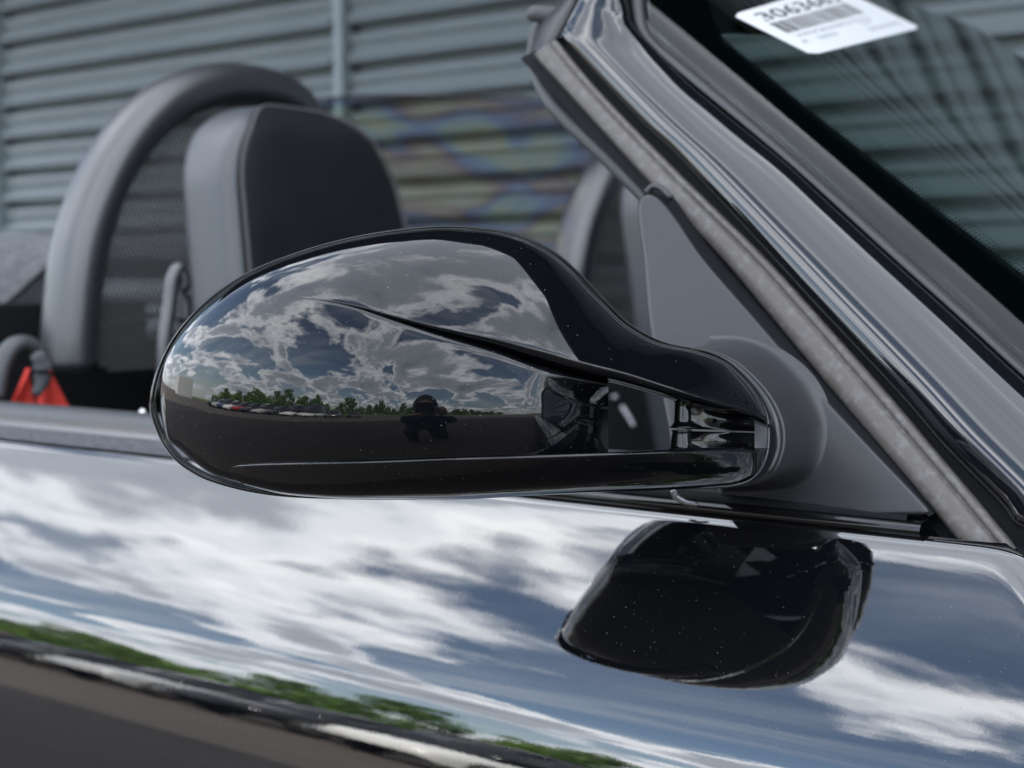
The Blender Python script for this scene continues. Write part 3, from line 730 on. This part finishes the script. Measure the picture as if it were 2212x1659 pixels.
WU = lambda x: pl([(343, .8), (600, 3), (770, 5), (904, 10), (1070, 22), (1204, 34), (1337, 34), (1475, 28), (1656, 18)], x)
WL = lambda x: pl([(343, .8), (600, 3), (770, 8), (870, 13), (1004, 15), (1154, 14), (1254, 10), (1320, 8)], x)
GD = lambda x: pl([(343, 0), (640, 0), (720, .0006), (837, .003), (1000, .008), (1204, .016), (1656, .018)], x)
HM = .056; DT = .728; SWEEP = .06
def ridge(x):
    x = np.asarray(x, float); l = np.clip((880 - x) / (880 - 343), 0, 1)
    return np.where(x < 880, 0, 1) * (.0275 * (np.maximum(x - 880, 0) / 440) ** 2)
def edge_depth(x):   # depth of the silhouette edge
    x = np.asarray(x, float); return DT + np.where(x > 880, ridge(x) + (VV(x) - HM), SWEEP * np.clip((880 - x) / 537, 0, 1) ** 2)
def VV(x):
    x = np.asarray(x, float); l = np.clip((880 - x) / (880 - 343), 0, 1)
    return np.where(x < 880, HM * np.sqrt(np.clip(1 - l ** 2, 0, 1)), pl([(880, HM), (1000, .0545), (1320, .040), (1656, .024)], x))
def dome(x, y):
    x = np.asarray(x, float); y = np.asarray(y, float); pk = yPK(x)
    t = np.where(y < pk, (pk - y) / np.maximum(pk - yT(x), .5), (y - pk) / np.maximum(yB(x) - pk, .5)); t = np.clip(t, 0, 1)
    return edge_depth(x) - VV(x) * np.sqrt(1 - t * t)
def column(x):
    """rows of (y, depth) for one column; first NU rows above the crease, rest below"""
    pk, t0, b0, yc, wu, wl, g = [float(f(x)) for f in (yPK, yT, yB, YC, WU, WL, GD)]
    wu = min(wu, max(.3, (yc - t0) * .45)); wl = min(wl, max(.3, (b0 - yc) * .3))
    ys = []; gs = []
    tu = min(1, (pk - (yc - wu)) / (pk - t0 + 1e-9)) if yc - wu < pk else 0; fu = math.asin(max(0, min(1, tu)))
    if yc - wu > pk: fu = -math.asin(min(1, (yc - wu - pk) / (b0 - pk)))
    for k in range(36):
        f = math.pi / 2 + (fu - math.pi / 2) * (k / 36); ys.append(pk - (pk - t0) * math.sin(f) if f >= 0 else pk + (b0 - pk) * math.sin(-f)); gs.append(0)
    for k in range(13):
        a = math.pi / 2 * k / 12; ys.append(yc - wu * (1 - math.sin(a))); gs.append(g * (1 - math.cos(a)))
    nu = len(ys)
    for k in range(1, 9):
        a = math.pi / 2 * (1 - k / 8); ys.append(yc + wl * (1 - math.sin(a))); gs.append(g * (1 - math.cos(a)))
    yl = yc + wl
    f0 = -math.asin(max(0, min(1, (pk - yl) / (pk - t0 + 1e-9)))) if yl < pk else math.asin(min(1, (yl - pk) / (b0 - pk)))
    for k in range(1, 71):
        f = f0 + (math.pi / 2 - f0) * k / 70; ys.append(pk - (pk - t0) * math.sin(-f) if f < 0 else pk + (b0 - pk) * math.sin(f)); gs.append(0)
    ys = np.array(ys); gs = np.array(gs); d = dome(np.full_like(ys, x), ys) + gs
    low = np.arange(len(ys)) >= nu
    roll = .034 * max(0, (x - 1130) / 180) ** 2.2
    d = d + np.where(low, roll * np.clip((ys - yc) / 55, 0, 1), 0)
    return ys, d, nu
u = np.linspace(0, 1, 70); cols = np.concatenate([x0 + .02 + (640 - x0) * u ** 2, np.arange(646, 1310, 5.), [1310, 1314], np.arange(1320, xE, 6.), [xE]])
Y = []; D = []
for x in cols:
    a, b, NU = column(x); Y.append(a); D.append(b)
Y = np.array(Y); D = np.array(D)
SHP = UD(np.repeat(cols[:, None], Y.shape[1], 1), Y, D)
nc, nrw = Y.shape; iE = int(np.searchsorted(cols, 1314)); Fc = []
for i in range(nc - 1):
    for j in range(nrw - 1):
        if i >= iE and j >= NU - 1: continue
        a = i * nrw + j; Fc.append((a, a + 1, a + nrw + 1, a + nrw))
V = list(SHP.reshape(-1, 3))
# inner end of the lower lobe turns back, arm underside gets its own depth
def add_wall(P0, depth, steps=3):
    k = len(V); n = len(P0)
    vv = P0 - CAM; vv /= np.linalg.norm(vv, axis=1)[:, None]
    for s in range(steps + 1): V.extend(P0 + vv * (depth * s / steps))
    Fc.extend(grid_faces(steps + 1, n, off=k))
add_wall(SHP[iE, NU - 1:], .016)
housing = mk('housing', V, Fc, 'paint', mir); housing['label'] = 'glossy black mirror housing with pointed crease reflecting clouds'
V = []; Fc = []
P0 = SHP[iE - 2:, NU - 1]; add_wall(P0 + np.array([0, 0, .0]), .022)
grid('arm_underside', np.array(V).reshape(4, len(P0), 3), 'ring', housing)
# back of housing and arm: closing shell, mirror frame and reflecting glass facing rearwards
bx = np.concatenate([x0 + .02 + (640 - x0) * np.linspace(0, 1, 24) ** 2, np.linspace(660, 1306, 30)])
RD = lambda x: np.maximum(DT + SWEEP + .012 + .048 * np.clip((np.asarray(x, float) - 343) / 640, 0, 1) ** .8 - .055 * np.clip((np.asarray(x, float) - 960) / 350, 0, 1) ** 2, edge_depth(x) + .016)   # plane of the reflecting glass, turned to the driver
rows = []
for x in bx:
    a, b = float(yT(x)) + .5, float(yB(x)) - .5; h = b - a; m_ = (a + b) / 2; e = float(edge_depth(x)); r_ = float(RD(x)); k = 10
    fr = np.linspace(0, 1, k); ins = .5 + .22 * h * (1 - np.sqrt(np.clip(1 - fr ** 2.2, 0, 1)))
    ys = np.concatenate([a + ins, np.linspace(a + ins[-1] + 1, b - ins[-1] - 1, 12), (b - ins)[::-1]]); dd = np.concatenate([e + (r_ - e) * fr, np.full(12, r_), (e + (r_ - e) * fr)[::-1]])
    rows.append(UD(np.full_like(ys, x), ys, dd + .0005))
rear = np.array(rows); grid('rear_shell', rear, 'gloss_black', housing, flip=True)
# inner end wall closes the lobe beside the gap
fe = SHP[iE, NU - 1:]; n_ = len(fe); idx = np.linspace(0, rear.shape[1] - 1, n_); lo_ = rear[-1]
yc_e = float(YC(1310)); bk = UD(np.full(n_, 1306.), np.linspace(yc_e, float(yB(1306)) - 6, n_), np.full(n_, float(RD(1306))))
grid('end_wall', np.array([fe * (1 - t) + bk * t for t in np.linspace(.12, 1, 8)]), 'gloss_black', housing)
rows = []
for x in bx[(bx > 400) & (bx < 980)]:
    a, b = float(yT(x)), float(yB(x)); h = b - a; ys = np.linspace(a + .235 * h, b - .235 * h, 16)
    rows.append(UD(np.full_like(ys, x), ys, float(RD(x)) + .002 + 0 * ys))
grid('mirror_glass', np.array(rows), 'mirror', mir, flip=True)
ax_ = np.linspace(1290, xE, 40); rows = []
for x in ax_:
    a, b = yT(x), YC(x); ys = np.linspace(a, b, 12); t = np.linspace(0, 1, 12)
    e = edge_depth(x); dd = dome(np.full(12, x), ys); rows.append(UD(np.full_like(ys, x), ys, e + .0005 + .018 * np.sin(t * math.pi / 2) ** .7 ))
grid('arm_back', np.array(rows), 'gloss_black', housing, flip=True)
# thin frame round the housing edge
FO = [(1500, 753), (1430, 737), (1362, 699), (1306, 644), (1250, 586), (1190, 537), (1115, 504), (1040, 491), (960, 486), (870, 493), (760, 511), (650, 541), (538, 586), (448, 646), (383, 714), (345, 780), (328, 830), (322, 870), (326, 900), (336, 930), (352, 962), (379, 996), (415, 1022), (458, 1042), (536, 1063), (629, 1075), (786, 1080), (900, 1080)]
qo = sm(np.array(FO, float), 220)
tx = np.clip(qo[:, 0], 344, None); side_top = np.arange(220) < np.argmin(qo[:, 0])
ctr_ = np.array([880, 800.])
dirn = ctr_ - qo; dirn /= np.linalg.norm(dirn, axis=1)[:, None]
wd_ = np.interp(np.arange(220), [0, 40, 110, 150, 175, 200, 219], [14, 10, 7, 16, 22, 18, 4])
ed = edge_depth(tx)
rows = []
for t, o in ((1.0, .0005), (.86, .0), (.70, .002), (.62, .0035), (.5, .0022), (.3, .0022), (.12, .004), (0, .008), (.0, .014), (.3, .018), (1, .018)):
    q = qo + dirn * (wd_ * t)[:, None]; rows.append(UD(q[:, 0], q[:, 1], ed + o))
grid('mirror_frame', np.array(rows), 'gloss_black', mir)

# lower arm: blade laid over the bottom of the housing, running to the foot
LT = lambda x: pl([(495, 1018), (498, 1012), (506, 1007.5), (520, 1004), (583, 1000), (786, 995), (1005, 987), (1104, 984), (1300, 977), (1475, 969), (1560, 966), (1656, 968)], x)
LB = lambda x: pl([(495, 1018), (497, 1024), (504, 1031), (536, 1050), (583, 1062), (650, 1072), (786, 1079), (960, 1079), (1150, 1071), (1300, 1064), (1430, 1059), (1530, 1053), (1580, 1047), (1620, 1035), (1640, 1014), (1656, 975)], x)
lx = np.concatenate([495.2 + 60 * np.linspace(0, 1, 24) ** 2, np.arange(562, 1656, 8.), [1656]]); rows = []
for x in lx:
    a, b = float(LT(x)), float(LB(x)); k = 34
    s = np.linspace(0, 1, k); s = .5 - .5 * np.cos(s * math.pi); ys = a + (b - a) * s
    w = min(11., (b - a) * .35); q = np.clip((ys - a) / w, 0, 1); rise = np.sqrt(np.clip(1 - (1 - q) ** 2, 0, 1))
    bb = float(yB(x)); pk = float(yPK(x)); t = np.clip((ys - pk) / (bb + 1.5 - pk), 0, 1)
    dd = edge_depth(x) - VV(x) * np.sqrt(np.clip(1 - t * t, 0, 1))
    fade = min(1, (x - 495) / 30)
    top = UD(np.full(k, x), ys, dd - .0035 * fade * rise + .0005)
    v = top[0] - CAM; v /= np.linalg.norm(v); wall = [top[0] + v * .026, top[0] + v * .012, top[0] + v * .004]
    end = [top[-1] + v * .006 + [0, 0, .002]]
    rows.append(np.vstack([wall, top, end]))
la = grid('lower_arm', np.array(rows), 'paint', mir)

# pivot pieces inside the foot between the two arms
def pivot(name, xa, xb, ta, tb, ba, bb, d, m='gloss_black', bulge=.006):
    rows = []
    for u in np.linspace(0, 1, 30):
        x = xa + (xb - xa) * u; a = ta + (tb - ta) * u; b = ba + (bb - ba) * u; v = np.linspace(0, 1, 16)
        ys = a + (b - a) * v
        conc = np.sin(np.pi * v) ** .5 * .004 * (1 - u) - .008 * u ** 4
        rows.append(UD(np.full(16, x), ys, d + .010 * (u) + .006 * math.sin(math.pi * min(1, u * 1.2)) + conc - bulge * np.sin(np.pi * v) * u))
    return grid(name, np.array(rows), m, mir)
pivot('pivot_upper', 1478, 1630, 864, 905, 926, 932, .752)
pivot('pivot_lower', 1484, 1630, 931, 935, 975, 975, .752)
def post(name, px, y0, y1, w0, w1, d):
    ys = np.linspace(y0, y1, 14); path = UD(np.full(14, px), ys, np.full(14, d)); r = np.interp(np.linspace(0, 1, 14), [0, .1, .8, .9, 1], [w0 * 1.15, w0, w1, w1 * 1.25, w1 * 1.6]) * d / F
    return tube(name, path, r, 'gloss_black', mir, ref=(1, 0, 0), seg=20, cap=True)
post('pivot_pin', 1475, 866, 924, 17, 19, .752); post('pivot_pin', 1472, 929, 976, 20, 24, .752)
# hook-shaped end of the door seal under the foot
hk = sm([UY(1456, 1058, -.012), UY(1462, 1074, -.012), UY(1482, 1086, -.012), UY(1506, 1090, -.010)], 14)
tube('seal_end', hk, np.linspace(.0024, .0014, 14), 'satin_metal', car, seg=10)
# door-top shelf seen under the mirror
grid('sill_shelf', [[UY(x, 620 + s * (x + 3100), .004 + o) for x in np.linspace(1120, 1500, 12)] for s, o in ((.0965, .012), (.0985, .006), (.1010, .001))], 'satin', car)

# ------------------------------------------------------------------ far side of the car park (seen mirrored in the paint)
def parked(x, y, rz, colr, lab, h=1.45, L=4.5, van=False):
    c = empty('parked_car', (x, y, 0)); c.rotation_euler = (0, 0, rz); tag(c, lab, 'car', 'cars parked across the car park')
    Wd = 1.8
    st = [(-L / 2, .45, .72, .80), (-L / 2 + .12, .30, .92, .86), (-L * .30, .22, .98, .90), (0, .2, .95, .92), (L * .28, .22, .90, .90), (L / 2 - .25, .28, .78, .84), (L / 2, .42, .62, .74)]
    rows = []
    for (a, zb_, zt, w) in st:
        rows.append([(a, s * w * Wd / 2, z) for s, z in ((-1, zb_), (-1.03, (zb_ + zt) / 2), (-.97, zt - .06), (-.8, zt), (0, zt + .03), (.8, zt), (.97, zt - .06), (1.03, (zb_ + zt) / 2), (1, zb_))])
    P = np.array(rows); m = 'car_' + colr
    def loc(name, P, mm, par=c, **k):
        P = np.asarray(P); nr, ncn = P.shape[:2]; me = bpy.data.meshes.new(name); me.from_pydata(P.reshape(-1, 3).tolist(), [], grid_faces(nr, ncn, **k) + ([tuple(range(ncn)), tuple((nr - 1) * ncn + i for i in range(ncn))] if not k.get('closeC') else []))
        me.materials.append(M[mm]); me.polygons.foreach_set('use_smooth', [True] * len(me.polygons)); o = bpy.data.objects.new(name, me); COL.objects.link(o); o.parent = par; return o
    loc('body', P, m)
    cab = [(-L * .40, .95, .95, .78), (-L * .27, .95, h - .06, .70), (-.1, .95, h, .70), (L * .10, .95, h - .08, .68), (L * .24, .92, .95, .72)]
    if van: cab = [(-L * .46, .95, 1.1, .84), (-L * .44, .95, h - .05, .80), (-.1, .95, h, .80), (L * .14, .95, h - .06, .76), (L * .27, .92, .95, .78)]
    Pc = np.array([[(a, s * w * Wd / 2, z) for s, z in ((-1.12, z0), (-1.0, z1 - .05), (-.9, z1), (.9, z1), (1.0, z1 - .05), (1.12, z0))] for a, z0, z1, w in cab]); loc('cabin_glass', Pc, 'carglass')
    Pr = np.array([[(a, s * w * Wd / 2, z1 + .012 + (.01 if abs(s) < .5 else 0)) for s in (-.93, -.4, .4, .93)] for a, z0, z1, w in cab[1:4]]); loc('roof', Pr, m)
    for sx in (-.31, .31):
        for sy in (-1, 1):
            for nm, r_, t_, mm in (('wheel', .32, .20, 'tyre'),):
                ring = [[(sx * L + rr_ * math.cos(a), sy * (Wd / 2 - .10) + oy, .32 + rr_ * math.sin(a)) for a in np.linspace(0, 2 * math.pi, 20, endpoint=False)] for rr_, oy in ((.05, -t_ / 2), (r_, -t_ / 2), (r_, t_ / 2), (.05, t_ / 2))]
                wv = loc(nm, ring, mm, closeC=True)
                ring = [[(sx * L + rr_ * math.cos(a), sy * (Wd / 2 - .10) + sy * oy, .32 + rr_ * math.sin(a)) for a in np.linspace(0, 2 * math.pi, 20, endpoint=False)] for rr_, oy in ((.04, t_ / 2 + .008), (.2, t_ / 2 + .012), (.21, t_ / 2 - .01))]
                loc('rim', ring, 'rim', par=wv, closeC=True)
    return c
cs = [('black', 'black parked car'), ('grey', 'dark grey parked car'), ('white', 'white parked van'), ('white', 'white parked van'), ('black', 'black parked car'), ('silver', 'silver parked car'), ('black', 'black parked car'), ('redcar', 'dark red parked car'), ('white', 'white parked car'), ('blue', 'navy parked car'), ('silver', 'silver parked car'), ('black', 'black parked car')]
places = ['nearest the open end of the row', 'second from the open end', 'between a grey and a white car', 'beside a taller white van', 'next to the lower white van', 'between two black cars', 'beyond a silver car', 'between black and white cars', 'beyond the red car', 'next to a white car', 'between navy and black cars', 'at the far end of the row']
for i, (c_, l_) in enumerate(cs):
    parked(-1.0 - 2.75 * i, -12.5 - .2 * i, R(90 + random.uniform(-3, 3)), c_, l_ + ' ' + places[i], h=1.95 if i == 2 else (1.75 if i == 3 else random.uniform(1.38, 1.55)), L=4.9 if i in (2, 3) else 4.4, van=i in (2, 3))
# trees
def tree_mesh(seed, H, Rr, m):
    r = np.random.default_rng(seed); V = []; Fc = []
    nb = 26; cl = []
    for k in range(nb):
        a = r.uniform(0, 2 * math.pi); rad = Rr * math.sqrt(r.uniform(0, 1)) * .8; z = H * r.uniform(.30, .92); sc = 1 - max(0, (z / H - .6)) * 1.3
        cl.append((rad * math.cos(a) * sc, rad * math.sin(a) * sc, z, Rr * r.uniform(.22, .42)))
    for (cx, cy, cz, cr) in cl:
        for _ in range(90):
            d = r.normal(size=3); d /= np.linalg.norm(d); p = np.array([cx, cy, cz]) + d * cr * r.uniform(.6, 1.05) * [1, 1, .75]
            a = r.normal(size=3); a /= np.linalg.norm(a); b = np.cross(a, d); b /= np.linalg.norm(b) + 1e-9; s = r.uniform(.16, .36); k = len(V)
            V += [p - a * s, p + b * s * .6, p + a * s, p - b * s * .6]; Fc.append((k, k + 1, k + 2, k + 3))
    return V, Fc
protos = []
for k in range(4):
    H = (9, 7.5, 11, 8.5)[k]; Rr = (4.2, 3.8, 4.6, 4.6)[k]; root = empty('tree', (0, 0, 0))
    V, Fc = tree_mesh(50 + k, H, Rr, 'leaf'); cr = mk('crown', V, Fc, 'leaf' if k % 2 else 'leaf2', root, smooth=False)
    tr = tube('trunk', sm([(0, 0, 0), (.1, .05, H * .3), (-.1, .1, H * .6)], 10), np.linspace(.28, .10, 10), 'bark', root, seg=8)
    protos.append(root)
used = [False] * 4
nT = 70
for i in range(nT):
    k = (i * 7 + i // 3) % 4; x = -105 + i * 4.4 + random.uniform(-1.2, 1.2); y = -46 - random.uniform(0, 9) - (6 if i % 2 else 0)
    x = -95 + 190 * i / (nT - 1) + random.uniform(-1.5, 1.5)
    src = protos[k]
    if used[k]:
        o = src.copy(); COL.objects.link(o)
        for ch in src.children: c2 = ch.copy(); COL.objects.link(c2); c2.parent = o
    else: o = src; used[k] = True
    o.location = (x, y, 0); o.rotation_euler = (0, 0, random.uniform(0, 6.28)); s = random.uniform(.55, .85); o.scale = (s, s, s)
    tag(o, 'leafy green tree in the far tree line mirrored in the black paint', 'tree', 'trees lining the far side of the car park')
box('pale_building', (-84, -16, 3.2), (16, 10, 6.4), 'pale_wall', None, .05)
tag(bpy.data.objects['pale_building'], 'pale plain flat roofed building beyond the row of parked cars', 'building')

# far woodland closing the gaps behind the tree line
V = []; Fc = []; r = np.random.default_rng(3)
for i in range(9000):
    x = r.uniform(-160, 160); h = 5.0 + 1.6 * math.sin(x * .13) + 1.4 * math.sin(x * .41 + 2); z = h * r.uniform(0, 1) ** .7; y = -66 - r.uniform(0, 5)
    a = r.normal(size=3); a /= np.linalg.norm(a); b = np.cross(a, [0, 1, .3]); b /= np.linalg.norm(b); s = r.uniform(.5, 1.1); k = len(V); p = np.array([x, y, z])
    V += [p - a * s, p + b * s * .7, p + a * s, p - b * s * .7]; Fc.append((k, k + 1, k + 2, k + 3))
wl_ = mk('woodland', V, Fc, 'leaf2', None, smooth=False); tag(wl_, kind='stuff')

# photographer crouching behind the lens (seen mirrored in the paint)
def person():
    p = empty('person', (0, 0, 0)); tag(p, 'crouching photographer in dark clothes holding a camera, mirrored in the paint', 'person')
    f = np.array([YAWD[0], YAWD[1], 0]); rt = RT; up = np.array([0, 0, 1.])
    base = CAM - f * .30
    Pt = lambda a, b, c: tuple(base + rt * a + f * b + up * (c - CAM[2]))
    J = {'pelvis': (0, -.22, .50), 'spine': (0, -.16, .72), 'chest': (0, -.08, .90), 'neck': (0, .02, 1.02), 'skull': (0, .07, 1.09),
         'lsh': (-.17, -.03, .95), 'lel': (-.15, .12, .80), 'lwr': (-.07, .20, 1.01), 'rsh': (.17, -.03, .95), 'rel': (.15, .12, .80), 'rwr': (.07, .18, 1.03),
         'lhip': (-.10, -.20, .47), 'lkn': (-.11, .16, .50), 'lan': (-.10, .06, .10), 'lto': (-.10, .20, .04), 'rhip': (.10, -.20, .47), 'rkn': (.11, .04, .10), 'ran': (.11, -.32, .09), 'rto': (.11, -.40, .03)}
    E = [('pelvis', 'spine'), ('spine', 'chest'), ('chest', 'neck'), ('neck', 'skull'), ('chest', 'lsh'), ('lsh', 'lel'), ('lel', 'lwr'), ('chest', 'rsh'), ('rsh', 'rel'), ('rel', 'rwr'), ('pelvis', 'lhip'), ('lhip', 'lkn'), ('lkn', 'lan'), ('lan', 'lto'), ('pelvis', 'rhip'), ('rhip', 'rkn'), ('rkn', 'ran'), ('ran', 'rto')]
    Rd = {'pelvis': .15, 'spine': .145, 'chest': .15, 'neck': .055, 'skull': .075, 'lsh': .065, 'rsh': .065, 'lel': .045, 'rel': .045, 'lwr': .03, 'rwr': .03, 'lhip': .10, 'rhip': .10, 'lkn': .062, 'rkn': .062, 'lan': .045, 'ran': .045, 'lto': .035, 'rto': .035}
    nm = list(J); me = bpy.data.meshes.new('body'); me.from_pydata([Pt(*J[n]) for n in nm], [(nm.index(a), nm.index(b)) for a, b in E], []); o = bpy.data.objects.new('body', me); COL.objects.link(o); o.parent = p
    me.materials.append(M['cloth']); sk = o.modifiers.new('skin', 'SKIN'); lay = me.skin_vertices[0].data if me.skin_vertices else None
    if lay is None:
        bm = bmesh.new(); bm.from_mesh(me); bm.verts.layers.skin.verify(); bm.to_mesh(me); bm.free(); lay = me.skin_vertices[0].data
    for i, n in enumerate(nm): lay[i].radius = (Rd[n], Rd[n]); lay[i].use_root = n == 'pelvis'
    ss = o.modifiers.new('sub', 'SUBSURF'); ss.levels = ss.render_levels = 2; sk.use_smooth_shade = True
    def ell(name, c, r_, m, cut=None):
        V = []; n, k = 16, 20
        for i in range(n):
            a = math.pi * i / (n - 1)
            for j in range(k):
                b = 2 * math.pi * j / k; V.append(np.array(Pt(*c)) + rt * r_[0] * math.sin(a) * math.cos(b) + f * r_[1] * math.sin(a) * math.sin(b) + up * r_[2] * math.cos(a))
        return mk(name, V, grid_faces(n, k, closeC=True), m, p)
    ell('head', (0, .09, 1.10), (.075, .092, .11), 'skin'); ell('hair', (0, .075, 1.125), (.082, .095, .10), 'hair')
    ell('hand', (-.06, .225, 1.03), (.035, .045, .03), 'skin'); ell('hand', (.085, .20, 1.08), (.03, .04, .045), 'skin')
    for hx in (-.06, .085):
        for k in range(4):
            q0 = np.array(Pt(hx + (.01 if hx < 0 else -.02), .235 if hx < 0 else .225, (1.00 if hx < 0 else 1.055) + .018 * k)); tube('finger', np.array([q0, q0 + f * .02 + rt * (.02 if hx < 0 else -.012), q0 + f * .015 + rt * (.04 if hx < 0 else -.03)]), [.009, .0085, .007], 'skin', p, seg=8)
    c = empty('camera_held', tuple(0 for _ in range(3))); tag(c, 'black camera with short lens held up by the photographer', 'camera')
    B = CAM - FW * .14; mm = Matrix((RT, UPV, -FW)).transposed()
    box('camera_body', tuple(B), (.13, .09, .045), 'ring', c, .008, rot=mm)
    tube('lens_barrel', np.array([CAM - FW * t for t in (.12, .08, .04, .012)]), [.03, .032, .034, .037], 'ring', c, seg=24, cap=False)
person()
